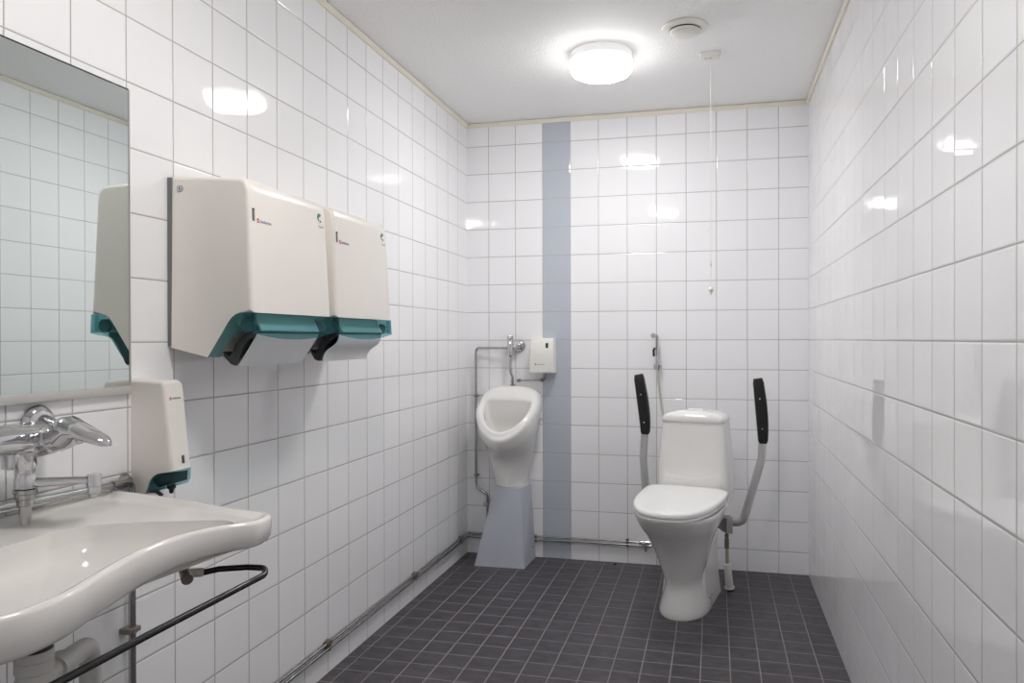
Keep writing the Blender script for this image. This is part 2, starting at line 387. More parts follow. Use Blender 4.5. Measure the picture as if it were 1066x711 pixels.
# ------------------------------------------------------------------ paper towel dispensers
HW = .186
def towel_dispenser(label, yc, curved):
    zc = 1.144
    t = thing('towel_dispenser', label, 'paper towel dispenser', (0,yc,zc), group='paper towel dispensers on the left wall')
    Lz = lambda z: z-zc
    link('back_plate', prism(new(), [(.0005,1.148),(.0115,1.148),(.0115,1.564),(.0005,1.564)], lambda a,b:(a,-HW+.001,Lz(b)), lambda a,b:(a,HW-.001,Lz(b))), M_grayp, t)
    poly = [(.0118,1.144),(.114,1.121),(.157,1.184)] + [(.172,1.207),(.182,1.2185),(.192,1.2255),(.205,1.2295)] + [(.239,1.229),(.2255,1.524)] + \
           [(.2215,1.540),(.213,1.551),(.200,1.557)] + [(.0118,1.570)]
    bm = new()
    # body tapers a little towards the wall top; near/far cheeks
    f0 = lambda a,b: (a, -HW+.006*max(0,(b-1.3))/.27, Lz(b)); f1 = lambda a,b: (a, HW-.006*max(0,(b-1.3))/.27, Lz(b))
    A = [bm.verts.new(f0(*p)) for p in poly]; B = [bm.verts.new(f1(*p)) for p in poly]
    n = len(poly); fs = [bm.faces.new(A), bm.faces.new(B)]
    for k in range(n): bm.faces.new((A[k], A[(k+1)%n], B[(k+1)%n], B[k]))
    # round only the front and top edges of the cheeks
    es = [e for f in fs for e in f.edges if all((v.co.x > .2 and v.co.z > Lz(1.225)) or v.co.z > Lz(1.5) for v in e.verts)]
    bmesh.ops.bevel(bm, geom=es, offset=.012, segments=4, profile=.5, affect='EDGES')
    link('body', bm, M_cream, t, angle=30)
    # tinted window: cheeks and bowed front, 2 mm shell
    low = [(.241,1.181),(.222,1.1825),(.205,1.181),(.190,1.175),(.176,1.163),(.165,1.148),(.146,1.1215)]
    top = [(.2385,1.2285),(.205,1.229),(.192,1.225),(.182,1.218),(.172,1.2065),(.157,1.1835),(.1145,1.1212)]
    bm = new()
    for s in (-1, 1):
        poly2 = low + top[::-1]
        ys = (HW-.0005)*s; yi = (HW-.003)*s
        # taper of window front corner
        prism(bm, poly2, lambda a,b: (a,ys,Lz(b)), lambda a,b: (a,yi,Lz(b)))
        # vertical corner rib inside
        box(bm, .2265, .2385, min(s*(HW-.012),s*(HW-.014)), max(s*(HW-.012),s*(HW-.014)), Lz(1.186), Lz(1.2275))
    NN = 16
    outer = []; 
    for i in range(NN+1):
        y = -HW+.0035+(2*HW-.007)*i/NN
        bow = math.cos(PI*.5*(y/HW))**.8
        outer.append((y, 1.181-.017*bow))
    bm2 = bm
    ringA = [Vector((.2385,y,Lz(1.2285))) for y,_ in outer]; ringB = [Vector((.241,y,Lz(z))) for y,z in outer]
    va = [[bm2.verts.new(p) for p in ringA], [bm2.verts.new(p) for p in ringB], [bm2.verts.new(p-Vector((.0025,0,0))) for p in ringB], [bm2.verts.new(p-Vector((.0025,0,0))) for p in ringA]]
    for i in range(NN):
        for k in range(4):
            bm2.faces.new((va[k][i], va[k][i+1], va[(k+1)%4][i+1], va[(k+1)%4][i]))
    bm2.faces.new([v[0] for v in va]); bm2.faces.new([v[-1] for v in va])
    link('tinted_window', bm, M_teal, t, smooth=False)
    # inside: white roller housing and a sheet end
    bm = new(); tube(bm, [(.186,-.155,Lz(1.206)),(.186,.155,Lz(1.206))], .012, n=18)
    link('roller', bm, M_pvc, t)
    bm = new(); prism(bm, [(.205,1.2265),(.209,1.2275),(.230,1.187),(.226,1.185)], lambda a,b:(a,-.135,Lz(b)), lambda a,b:(a,.135,Lz(b)))
    link('paper_sheet', bm, M_cream2, t)
    for s in (-1,1):
        bm = new(); lathe(bm, [(0,0),(.017,0),(.017,.01),(.006,.012),(.006,.018),(0,.018)], (.212,s*.172,Lz(1.2)), (0,-s,0), n=20)
        link('roller_cap', bm, M_grayp, t)
    # dark paper outlet behind the steel chute
    ow = .150
    inner = [(.130,1.134),(.148,1.1205),(.167,1.149),(.178,1.1655),(.192,1.178),(.206,1.1835),(.219,1.184),(.217,1.172),(.202,1.164),(.190,1.150),(.170,1.106),(.164,1.0995),(.152,1.104),(.134,1.121)]
    if curved: inner = [(x-.007 if z < 1.16 and x > .15 else x, z) for x, z in inner]
    bm = new(); prism(bm, inner, lambda a,b:(a,-ow,Lz(b)), lambda a,b:(a,ow,Lz(b)))
    link('paper_outlet', bm, M_darkbox, t, smooth=False)
    bm = new()
    NN = 10; pts = []
    for i in range(NN+1):
        s = i/NN
        x = .2235+( .168-.2235)*s; z = 1.1775+(1.098-1.1775)*s
        b = (.007*math.sin(PI*2*s) if curved else .0015*math.sin(PI*s))
        pts.append((x+b*.82, z-b*.57))
    back = [(x-.0022, z+.0018) for x,z in pts][::-1]
    prism(bm, pts+back, lambda a,b:(a,-.142,Lz(b)), lambda a,b:(a,.142,Lz(b)))
    link('steel_chute', bm, M_steel, t, angle=50)
    # lock on the near cheek
    bm = new(); lathe(bm, [(0,0),(.0085,0),(.0085,.002),(.0065,.0035),(.0055,.0025),(0,.0025)], (.034,-HW+.0055,Lz(1.536)), (0,-1,0), n=24)
    lk = link('lock', bm, M_chrome, t)
    bm = new(); box(bm, .033, .035, -HW+.0022, -HW+.003, Lz(1.533), Lz(1.539)); link('keyhole', bm, M_drk, lk, smooth=False)
    # marks on the front face
    up = Vector((.2255-.239,0,1.524-1.229)).normalized(); ey = Vector((0,1,0)); nrm = ey.cross(up)
    def fr(yl, z, e=.0003):
        x = .239+(.2255-.239)*(z-1.229)/(1.524-1.229)
        return frame(Vector((x,yl,Lz(z)))+nrm*e, ey, up)
    bm = new(); panel(bm, fr(-.1665,1.4665), .0095, .031, .0006, .001); sl = link('level_slot', bm, M_window, t, smooth=False)
    bm = new(); panel(bm, fr(-.1695,1.4665,.0009), .0018, .026, .0003); panel(bm, fr(-.1665,1.4805,.0009), .009, .003, .0003); link('slot_shadow', bm, M_drk, sl, smooth=False)
    bm = new()
    Mx = fr(-.149,1.4545)
    arc_strip(bm, Mx, .0028, .0058, .5, 2.9); arc_strip(bm, Mx, .0028, .0058, .5+PI, 2.9+PI); disc(bm, Mx, .0016)
    link('logo_badge', bm, M_red, t, smooth=False)
    text_mesh('logo_text', 'Lindström', .0115, M_blue, t, fr(-.141,1.4505))
    bm = new(); Mx = fr(.142,1.5085)
    arc_strip(bm, Mx, .0, .0115, .2*PI, 1.15*PI); arc_strip(bm, Mx, .0065, .0115, 1.15*PI, 1.45*PI); arc_strip(bm, Mx, 0, .0062, -.65*PI, .1*PI, c=(.003,-.0085))
    link('emblem', bm, M_green, t, smooth=False)
    bm = new(); panel(bm, fr(.150,1.4835), .03, .0014, .0003); panel(bm, fr(.150,1.4805), .022, .001, .0003)
    for q in (.139,.160): disc(bm, fr(q,1.490), .001)
    link('emblem_caption', bm, M_graytxt, t, smooth=False)
    return t
towel_dispenser('white paper towel dispenser next to the mirror, nearer one with key lock on its side', -2.079, False)
towel_dispenser('white paper towel dispenser farther from the mirror, with curved steel chute', -1.674, True)

# ------------------------------------------------------------------ soap dispenser
SY, SH = -2.349, .034
t = thing('soap_dispenser', 'tall cream soap dispenser with dark teal base beside the mirror above the basin', 'soap dispenser', (0,SY,.804))
q = lambda z: z-.804
poly = [(.0005,.804),(.038,.808),(.050,.838),(.058,.849),(.068,.8555),(.080,.858),(.1115,.8635),(.0925,1.050),(.089,1.062),(.080,1.069),(.0005,1.073)]
bm = new()
A = [bm.verts.new((a,-SH,q(b))) for a,b in poly]; B = [bm.verts.new((a,SH-.004,q(b))) for a,b in poly]
fs = [bm.faces.new(A), bm.faces.new(B)]
for k in range(len(poly)): bm.faces.new((A[k], A[(k+1)%len(poly)], B[(k+1)%len(poly)], B[k]))
es = [e for f in fs for e in f.edges if all(v.co.x > .078 or v.co.z > q(1.06) for v in e.verts) and all(v.co.z > q(.86) for v in e.verts)]
bmesh.ops.bevel(bm, geom=es, offset=.009, segments=4, profile=.5, affect='EDGES')
link('body', bm, M_cream, t, angle=30)
poly = [(.0385,.8085),(.0505,.8375),(.0585,.8485),(.068,.855),(.080,.8575),(.1113,.863),(.1105,.838),(.104,.827),(.088,.822),(.066,.820),(.054,.812)]
link('tinted_base', prism(new(), poly, lambda a,b:(a,-SH+.0005,q(b)), lambda a,b:(a,SH-.005,q(b)), bev=.003), M_teal, t, smooth=False)
poly = [(.054,.838),(.070,.851),(.107,.857),(.105,.834),(.070,.824)]
link('pump_block', prism(new(), poly, lambda a,b:(a,-SH+.004,q(b)), lambda a,b:(a,SH-.009,q(b)), bev=.003), M_dark, t)
bm = new(); lathe(bm, [(0,0),(.010,0),(.010,-.008),(.006,-.010),(.004,-.020),(0,-.020)], (.082,-.002,q(.826)), n=16)
link('nozzle', bm, M_black, t)
bm = new(); tube(bm, [(.05,-.03,q(.815)),(.066,-.031,q(.816)),(.08,-.029,q(.806))], .0045, n=10)
link('push_lever', bm, M_black, t)
up = Vector((.0925-.1115,0,1.05-.8635)).normalized(); ey = Vector((0,1,0)); nrm = ey.cross(up)
def fr(yl, z, e=.0003):
    x = .1115+(.0925-.1115)*(z-.8635)/(1.05-.8635)
    return frame(Vector((x,yl,q(z)))+nrm*e, ey, up)
bm = new(); Mx = fr(-.0195,1.028); arc_strip(bm, Mx, .0018, .0036, .5, 2.9); arc_strip(bm, Mx, .0018, .0036, .5+PI, 2.9+PI); disc(bm, Mx, .001)
link('logo_badge', bm, M_red, t, smooth=False)
text_mesh('logo_text', 'Lindström', .0068, M_blue, t, fr(-.0145,1.026))
bm = new(); panel(bm, fr(.004,.8855), .009, .019, .0005, .001); sl = link('level_slot', bm, M_window, t, smooth=False)
bm = new(); panel(bm, fr(.0025,.8845,.0008), .0045, .016, .0003); link('slot_shadow', bm, M_drk, sl, smooth=False)

# ------------------------------------------------------------------ washbasin
YC = -2.85
t = thing('washbasin', 'wide white ceramic washbasin with wavy front edge on the left wall', 'washbasin', (0,YC,.83))
def basin_outline():
    far = [(.0008,-2.440),(.16,-2.470),(.36,-2.530),(.490,-2.560),(.503,-2.625),(.450,-2.680),(.425,-2.755),(.434,-2.840),(.462,-2.940),(.489,-3.020),(.492,-3.085),(.462,-3.150),(.38,-3.21),(.20,-3.25),(.0008,-3.26)]
    return round_poly([(x,y-YC) for x,y in far], [.03,.5,.5,.035,.035,.2,.3,.3,.3,.2,.1,.1,.1,.2,.02], 6)
O = basin_outline()
def resample(P, n, closed=True):
    P = [Vector(p) for p in P]; Q = P+[P[0]]
    Ls = [0]
    for a, b in zip(Q, Q[1:]): Ls.append(Ls[-1]+(b-a).length)
    out = []; k = 0
    for i in range(n):
        s = Ls[-1]*i/n
        while Ls[k+1] < s: k += 1
        out.append(Q[k].lerp(Q[k+1], (s-Ls[k])/(Ls[k+1]-Ls[k])))
    return out
NO = 160
O = resample(O, NO)
def inset(P, d):
    n = len(P); out = []
    for i in range(n):
        tg = (P[(i+1)%n]-P[i-1]).normalized(); nn = Vector((tg.y, -tg.x))
        out.append(P[i]+nn*d)
    return out
BC = Vector((.295, -2.905-YC))
BP = round_poly([(x,y-YC) for x,y in [(.405,-2.592),(.285,-2.632),(.185,-2.682),(.160,-2.745),(.160,-3.02),(.20,-3.13),(.33,-3.17),(.43,-3.13),(.462,-3.05),(.430,-2.94),(.402,-2.84),(.396,-2.755),(.425,-2.665),(.445,-2.61)]], .035, 5)
BP = [Vector(p) for p in BP]
def ray_hit(c, d):
    best = None
    for p, q in zip(BP, BP[1:]+BP[:1]):
        e = q-p; den = d.x*e.y-d.y*e.x
        if abs(den) < 1e-9: continue
        w = p-c; tt = (w.x*e.y-w.y*e.x)/den; u = (w.x*d.y-w.y*d.x)/den
        if tt > 0 and -1e-6 <= u <= 1+1e-6 and (best is None or tt > best): best = tt
    return best
BE = []
for p in O:
    d = (p-BC).normalized(); BE.append(BC+d*min(ray_hit(BC, d), (p-BC).length-.024))
def bowl_contour(k):
    return [BC+(p-BC)*k for p in BE]
def lerpP(A, B, s): return [a.lerp(b, s) for a, b in zip(A, B)]
R3 = lambda P, z: [Vector((p.x, p.y, z(p) if callable(z) else z)) for p in P]
deck = lambda p: -.006
I1 = inset(O, .003); I2 = inset(O, .008); I3 = inset(O, .014); I4 = inset(O, .020)
clampx = lambda P: [Vector((max(p.x, .0008), p.y)) for p in P]
rings = []
UC = Vector((.30, -2.914-YC))
AB = lambda f, e=0.: (lambda p: -(.049+.013*sse(-p.y, -.29, .02))*f-e)
for k, e in ((.90,.040),(.72,.028),(.5,.016),(.3,.008),(.16,.002)): rings.append(R3(clampx(lerpP(inset(O,.02), [UC]*NO, k)), AB(1., e)))
for d, f in ((.030,1.),(.014,1.),(.006,.94),(.002,.82),(.0008,.5)): rings.append(R3(clampx(inset(O, d)), AB(f)))
rings.append(R3(O, -.007))
rings.append(R3(clampx(I1), -.0018))
rings.append(R3(clampx(I2), .0))
rings.append(R3(clampx(I3), -.0012))
rings.append(R3(clampx(I4), -.0075))
for u in (.25,.5,.75): rings.append(R3(clampx(lerpP(I4, bowl_contour(1.0), u)), -.0082-.003*u))
rings.append(R3(bowl_contour(1.0), -.0112)); rings.append(R3(bowl_contour(.986), -.036))
for k, z in ((.965,-.045),(.93,-.056),(.88,-.062),(.80,-.068),(.66,-.074),(.45,-.08),(.2,-.086),(.09,-.089)): rings.append(R3(bowl_contour(k), z))
bm = loft(new(), rings)
link('basin', bm, M_basin, t, angle=50)
bm = new(); lathe(bm, [(0,.0),(.004,0),(.0045,-.001),(0,-.001)], (.105,-2.565-YC,-.0105), n=12)
link('screw_cap', bm, M_grayp, t)
bm = new(); lathe(bm, [(.02,0),(.03,.0),(.031,.002),(.019,.003),(.018,-.0)], (BC.x,BC.y,-.088), n=24); lathe(bm, [(0,0),(.017,0),(.014,.003),(0,.004)], (BC.x,BC.y,-.088), n=20)
link('drain', bm, M_chrome, t)

# bottle trap
tx, ty = .30, -2.905
t = thing('bottle_trap', 'white plastic bottle trap and waste pipe under the basin', 'drain trap', (tx,ty,.45))
q = lambda z: z-.45
bm = new(); lathe(bm, [(.0,q(.722)),(.0255,q(.722)),(.0255,q(.690)),(.0,q(.690))], n=28); link('drain_collar', bm, M_dark, t)
bm = new(); lathe(bm, [(0,q(.6895)),(.0255,q(.6895)),(.0265,q(.688)),(.0265,q(.676)),(.0255,q(.6755)),(.0265,q(.675)),(.0265,q(.658)),(.0245,q(.656)),(0,q(.656))], n=28)
link('union_nut', bm, M_pvc, t)
bm = new(); lathe(bm, [(0,q(.6555)),(.0235,q(.6555)),(.026,q(.645)),(.033,q(.62)),(.038,q(.595)),(.039,q(.50)),(.036,q(.47)),(.03,q(.455)),(0,q(.45))], n=32)
link('bottle', bm, M_pvc, t)
bm = new(); tube(bm, [(-.004,.014,q(.632)),(-.022,.058,q(.634))], .0165, n=20); link('outlet', bm, M_pvc, t)
bm = new(); tube(bm, [(-.0195,.050,q(.6335)),(-.029,.077,q(.632))], .0225, n=24); link('outlet_nut', bm, M_pvc, t)
bm = new(); tube(bm, [(-.027,.072,q(.632)),(-.080,.185,q(.617)),(-.092,.196,q(.50)),(-.2975,.196,q(.47))], .0180, n=18, rad=.05); link('waste_pipe', bm, M_pvc, t)

# black front rail
RYC = -2.872
t = thing('basin_rail', 'black rod rail hung under the basin front on grey brackets', 'rail', (.36,RYC,.722))
def railp(s):
    return [(.004,s*.258,-.001),(.030,s*.280,.002),(.075,s*.302,.002),(.108,s*.312,0),(.119,s*.296,-.007),(.115,s*.25,-.009),(.113,0,-.009)]
pts = railp(1)+[(x,y,z) for x,y,z in railp(-1)[::-1][1:]]
link('rod', tube(new(), pts, .0058, n=12, rad=.03, seg=6), M_blackg, t)
for s in (1,-1):
    bm = new(); tube(bm, [(-.035,s*.262,.012),(.006,s*.222,-.002)], .0105, n=18)
    b = link('bracket', bm, M_brass, t)
    bm = new(); box(bm, -.045,-.018, s*.250-.012, s*.250+.012, .012, .0395, .003); link('bracket_foot', bm, M_grayp, b)
    bm = new(); tube(bm, [(-.012,s*.240,.003),(.008,s*.262,.0)], .0085, n=14); link('rod_socket', bm, M_beige, b)

# ------------------------------------------------------------------ tap
FY = -2.703
t = thing('mixer_tap', 'chrome wall mixer tap with long lever and swivel spout over the basin', 'tap', (0,FY,.97))
for s in (1,-1):
    bm = new(); lathe(bm, [(0,.002),(.034,.002),(.035,.006),(.030,.015),(.022,.020),(.0,.020)], (0,s*.075,.030), (1,0,0), n=36)
    link('wall_rosette', bm, M_chrome, t)
for s in (1,-1):
    bm = new(); tube(bm, [(.016,s*.075,.030),(.075,s*.072,.014)], .0165, n=20)
    link('inlet_union', bm, M_chrome, t)
bm = new()
tube(bm, [(.085,-.105,.016),(.085,-.06,.015),(.085,.0,.009),(.085,.045,.008),(.085,.09,.008)], [.025,.027,.028,.0255,.022], n=28)
tube(bm, [(.07,0,-.002),(.115,0,.008)], .0265, n=28)
link('body', bm, M_chrome, t)
bm = new(); d = Vector((.97,.05,.28)).normalized()
lathe(bm, [(0,0),(.0245,0),(.026,.003),(.026,.022),(.0235,.024),(.0235,.028),(.0255,.030),(.0255,.040),(.0,.042)], Vector((.098,0,.0045)), d, n=32)
link('cartridge', bm, M_chrome, t)
# lever: flattened spoon
c0 = Vector((.098,0,.0045))+d*.036
path = [(0,.0245,.0265),(.016,.0285,.029),(.032,.0295,.025),(.052,.0265,.016),(.076,.0235,.0135),(.096,.0185,.0105),(.106,.010,.007),(.109,.004,.003)]
rg = []
for s, wv, hv in path:
    cpt = c0 + Vector((s*.965, s*.06, .024*math.sin(min(1,s/.04)*PI/2)*.35 + (.010-.0)*(s/.05 if s<.05 else 1) - .36*max(0,s-.03)))
    rg.append([cpt+Vector((-.25*hv*math.sin(a), wv*math.cos(a), hv*math.sin(a))) for a in [2*PI*i/24 for i in range(24)]])
link('lever', loft(new(), rg), M_chrome, t, angle=60)
sx, sy = .082, -.022
bm = new()
lathe(bm, [(0,0),(.019,0),(.019,-.025),(.0165,-.028),(.0165,-.046),(.018,-.048),(.018,-.066),(.0155,-.068),(0,-.068)], (sx,sy,-.012), n=28)
box(bm, sx-.045, sx-.012, sy-.012, sy+.012, -.045, -.014, .004)
link('outlet_column', bm, M_chrome, t)
sp = thing; 
bm = new(); tube(bm, [(sx,sy,-.069),(sx+.076,sy+.056,-.071),(sx+.088,sy+.065,-.072)], [.0095,.0075,.010], n=18)
lathe(bm, [(0,.013),(.0115,.013),(.0125,.010),(.0125,-.006),(.013,-.007),(.013,-.012),(.0115,-.014),(.011,-.022),(.0085,-.024),(.0085,-.031),(0,-.031)], (sx+.088,sy+.065,-.073), n=24)
link('spout', bm, M_chrome, t)
bm = new(); lathe(bm, [(0,0),(.0195,0),(.0195,-.007),(.017,-.009),(.017,-.017),(.0135,-.019),(.0135,-.029),(.0105,-.031),(.0095,-.05),(.0075,-.066),(0,-.066)], (sx,sy,-.080), n=24)
link('hose_nipple', bm, M_pipe, t)

# chrome pipes behind the basin and down the wall
t = thing('supply_pipe', 'chrome water pipe running behind the basin and down the wall beneath it', 'pipe', (.03,-2.42,0))
wl = t.location
bm = new(); tube(bm, [(.022,-3.0,.862),(.022,-2.44,.842),(.022,-2.405,.840),(.022,-2.405,.05),(.022,-2.405,.0005)], .0075, n=14, rad=.02)
link('pipe', bm, M_pipe, t, world_loc=wl)
bm = new(); tube(bm, [(.022,-3.0,.852),(.022,-2.455,.836),(.022,-2.432,.834),(.0008,-2.430,.834)], .0045, n=12, rad=.01)
link('thin_pipe', bm, M_pipe, t, world_loc=wl)
bm = new(); tube(bm, [(.022,-2.462,.8425),(.022,-2.425,.8415)], .0105, n=16); link('pipe_nut', bm, M_pipe, t, world_loc=wl)
bm = new(); tube(bm, [(.022,-2.405,.815),(.022,-2.405,.795)], .0105, n=16); link('pipe_nut', bm, M_pipe, t, world_loc=wl)
bm = new()
lathe(bm, [(0,.0008),(.017,.0008),(.0175,.004),(.012,.006),(.010,.016),(0,.016)], (0,-2.405,.842), (1,0,0), n=24)
link('elbow_joint', bm, M_pipe, t, world_loc=wl)
bm = new(); box(bm, .0008,.033, -2.422,-2.390, .497,.509, .002); lathe(bm, [(0,0),(.006,0),(.006,.004),(0,.004)], (.033,-2.412,.503),(1,0,0),n=12)
link('pipe_clip', bm, M_brass, t, world_loc=wl)

# ------------------------------------------------------------------ pipes along the skirting
t = thing('skirting_pipes', 'pair of thin chrome pipes clipped low around the left and back walls', 'pipes', (.02,-1.,.1))
wl = t.location
bm = new(); tube(bm, [(.014,-4.2,.113),(.014,-.016,.113),(1.10,-.016,.116)], .0048, n=12, rad=.02)
link('upper_pipe', bm, M_pipe, t, world_loc=wl)
bm = new(); tube(bm, [(.014,-4.2,.094),(.014,-.016,.094),(1.10,-.016,.101)], .0056, n=12, rad=.02)
link('lower_pipe', bm, M_pipe, t, world_loc=wl)
for x, y, bk in ((0,-1.511,0),(0,-.746,0),(0,-.132,0),(0,-2.28,0),(.875,0,1),(.20,0,1)):
    bm = new()
    if not bk: box(bm, .0008,.018, y-.007,y+.007, .085,.123, .002); lathe(bm, [(0,0),(.0055,0),(.0055,.006),(0,.007)], (.018,y,.117),(1,0,0),n=12); box(bm,.0008,.022,y-.02,y-.006,.110,.121,.002)
    else: box(bm, x-.007,x+.007, -.02,-.0008, .088,.128, .002); lathe(bm, [(0,0),(.005,0),(.005,.006),(0,.007)], (x,-.02,.123),(0,-1,0),n=12)
    link('pipe_clip', bm, M_brass, t, world_loc=wl)
bm = new(); tube(bm, [(.935,-.016,.116),(.985,-.016,.116)], .0095, n=14); lathe(bm, [(0,0),(.008,0),(.008,.02),(.011,.021),(.011,.028),(0,.029)], (.962,-.018,.114),(0,-1,0.1),n=14); lathe(bm, [(0,0),(.007,0),(.007,-.03),(0,-.03)], (.97,-.016,.100),n=12)
link('stop_valve', bm, M_chrome, t, world_loc=wl)
bm = new(); tube(bm, [(.372,-.016,.1145),(.395,-.016,.1145)], .0095, n=14); link('pipe_joint', bm, M_brass, t, world_loc=wl); bm = new(); tube(bm, [(.372,-.016,.0955),(.395,-.016,.0955)], .0098, n=14)
link('pipe_joint', bm, M_brass, t, world_loc=wl)

# ------------------------------------------------------------------ urinal
UX = .272
t = thing('urinal', 'white ceramic wall urinal with oval opening above the grey pedestal', 'urinal', (UX,0,.40))
# s, side half width, side y, side z, front y, front z, back y, back z
TAB = [(0,  .086,-.080,.400, -.165,.400, -.0008,.400),
       (.12,.092,-.082,.440, -.166,.440, -.0008,.455),
       (.30,.112,-.090,.520, -.170,.500, -.0008,.58),
       (.45,.128,-.100,.585, -.190,.545, -.0008,.68),
       (.60,.143,-.112,.645, -.245,.580, -.0008,.76),
       (.75,.159,-.126,.725, -.308,.612, -.0008,.83),
       (.86,.164,-.140,.775, -.333,.648, -.0008,.880),
       (.93,.164,-.152,.800, -.336,.662, -.012,.903),
       (.97,.162,-.160,.812, -.332,.671, -.038,.914),
       (1., .157,-.166,.818, -.326,.675, -.060,.917)]
NU = 72
def uring(s, inner=0):
    w, ys, zs, yf, zf, yb, zb = interp(TAB, s)
    P = []
    for i in range(NU):
        a = 2*PI*i/NU
        c, sn = math.cos(a), math.sin(a)
        nb = 1.85 if c > 0 else 5.5-2.3*sse(s,.86,1)          # squarer towards the wall
        cx = math.copysign(abs(sn)**(2/nb), sn); cy = math.copysign(abs(c)**(2/nb), c)
        y = ys+cy*(yf-ys) if c > 0 else ys-cy*(yb-ys)*1.0
        z = zs+abs(cy)**1.3*((zf if c > 0 else zb)-zs)
        wf = 1
        P.append(Vector((w*cx*wf, y, z-.40)))
    return P
rings = [uring(s) for s in [i/26 for i in range(27)]]
top = rings[-1]
# the opening: inner lip set far from the back, close at the sides and front
ctr = Vector((0,-.165,.806-.40))
def opening(k, dz, dy, shy=0):
    P = []
    for i in range(NU):
        a = 2*PI*i/NU; c, sn = math.cos(a), math.sin(a)
        nb = 1.75 if c > 0 else 6
        cx = math.copysign(abs(sn)**(2/nb), sn); cy = math.copysign(abs(c)**(2/nb), c)
        w = .122
        yl, zl = (-.300-(-.165), .694-.806) if c > 0 else (-.128+.165, .838-.806)
        # sides rest on rim plane
        P.append(Vector((w*cx*k, ctr.y+abs(cy)*yl*k+dy, ctr.z+abs(cy)*zl*k+.006*(1-abs(cy))+dz)))
    return P
in0 = opening(1.03, .010, -.002)
rings += [[a.lerp(b, s)+Vector((0,-.0035,.007))*math.sin(PI*s) for a, b in zip(top, in0)] for s in (.2,.4,.6,.8)]
rings += [in0, opening(1.0,.004,0), opening(.985,-.006,.003), opening(.96,-.03,.008), opening(.92,-.07,.014), opening(.86,-.10,.034), opening(.76,-.135,.055), opening(.6,-.165,.062), opening(.38,-.182,.066), opening(.15,-.19,.068)]
link('ceramic_body', loft(new(), rings), M_cer, t, angle=70)
bm = new(); Mx = frame((.1612,-.085,.762-.40),(0.25,1,.15),(-.12,0,1)); 
lathe(bm, [(0,0),(.022,0),(.024,.002),(.0,.003)], (0,0,0), n=20)
for v in bm.verts: v.co = Mx @ Vector((v.co.x*.55, v.co.y*1.3, v.co.z))
link('side_recess', bm, M_pvc, t)
bm = new(); lathe(bm, [(0,0),(.02,0),(.02,.004),(.012,.006),(0,.006)], (-.002,-.045,.9165-.40), n=20); link('inlet_collar', bm, M_chrome, t)

t = thing('pedestal_cover', 'grey tapered box pedestal on the floor under the urinal', 'pedestal', (.25,-.1,0))
bm = new()
b0 = [(.113,-.226),(.378,-.222),(.385,-.0008),(.113,-.0008)]; b1 = [(.208,-.178),(.348,-.178),(.376,-.06),(.195,-.06)]
b2 = [(.195,-.0008)]
lo_ = [Vector((x-.25,y+.1,.0005)) for x,y in b0]; hi_ = [Vector((x-.25,y+.1,.3985)) for x,y in b1]
loft(bm, [lo_, hi_])
bmesh.ops.bevel(bm, geom=[e for e in bm.edges if abs(e.verts[0].co.z-e.verts[1].co.z) > .2], offset=.003, segments=2, affect='EDGES')
link('cover', bm, M_paintgray, t, smooth=False)
for z, y in ((.345,-.085),(.07,-.065)):
    f = (z/.3985); x = .380+(.363-.380)*f
    bm = new(); lathe(bm, [(0,0),(.006,0),(.006,.003),(.003,.005),(0,.005)], (x-.25+.0005,y+.1,z), (1,-.1,.05), n=12); link('screw', bm, M_drk, t)
bm = new(); box(bm, .335-.25, .3835-.25, -.2225+.1+.02, -.10+.1, .1530, .1545); 
bm.free()

t = thing('flush_valve', 'chrome flush valve and bent pipe feeding the urinal', 'flush valve', (.262,0,1.12))
wl = t.location
bm = new(); lathe(bm, [(0,.0008),(.033,.0008),(.034,.004),(.029,.012),(.017,.017),(.015,.03),(0,.03)], (.295,0,1.127),(0,-1,0), n=32); link('wall_rosette', bm, M_chrome, t, world_loc=wl)
bm = new(); tube(bm, [(.295,-.025,1.127),(.285,-.05,1.122),(.262,-.06,1.120)], .0145, n=18); link('connector', bm, M_chrome, t, world_loc=wl)
bm = new(); lathe(bm, [(0,.0),(.010,0),(.012,.006),(.0165,.008),(.0165,.085),(.0155,.087),(.0165,.089),(.0165,.108),(.014,.112),(0,.112)], (.262,-.062,1.07), n=28); link('valve_body', bm, M_chrome, t, world_loc=wl)
bm = new(); tube(bm, [(.262,-.062,1.072),(.262,-.062,.995),(.272,-.055,.965),(.270,-.047,.923)], .0075, n=14, rad=.015); link('flush_pipe', bm, M_chrome, t, world_loc=wl)
bm = new(); tube(bm, [(.262,-.062,1.010),(.263,-.061,.995)], .0105, n=14); link('pipe_nut', bm, M_chrome, t, world_loc=wl)
bm = new(); tube(bm, [(.2705,-.050,.945),(.270,-.047,.9235)], .0105, n=14); link('pipe_nut', bm, M_chrome, t, world_loc=wl)

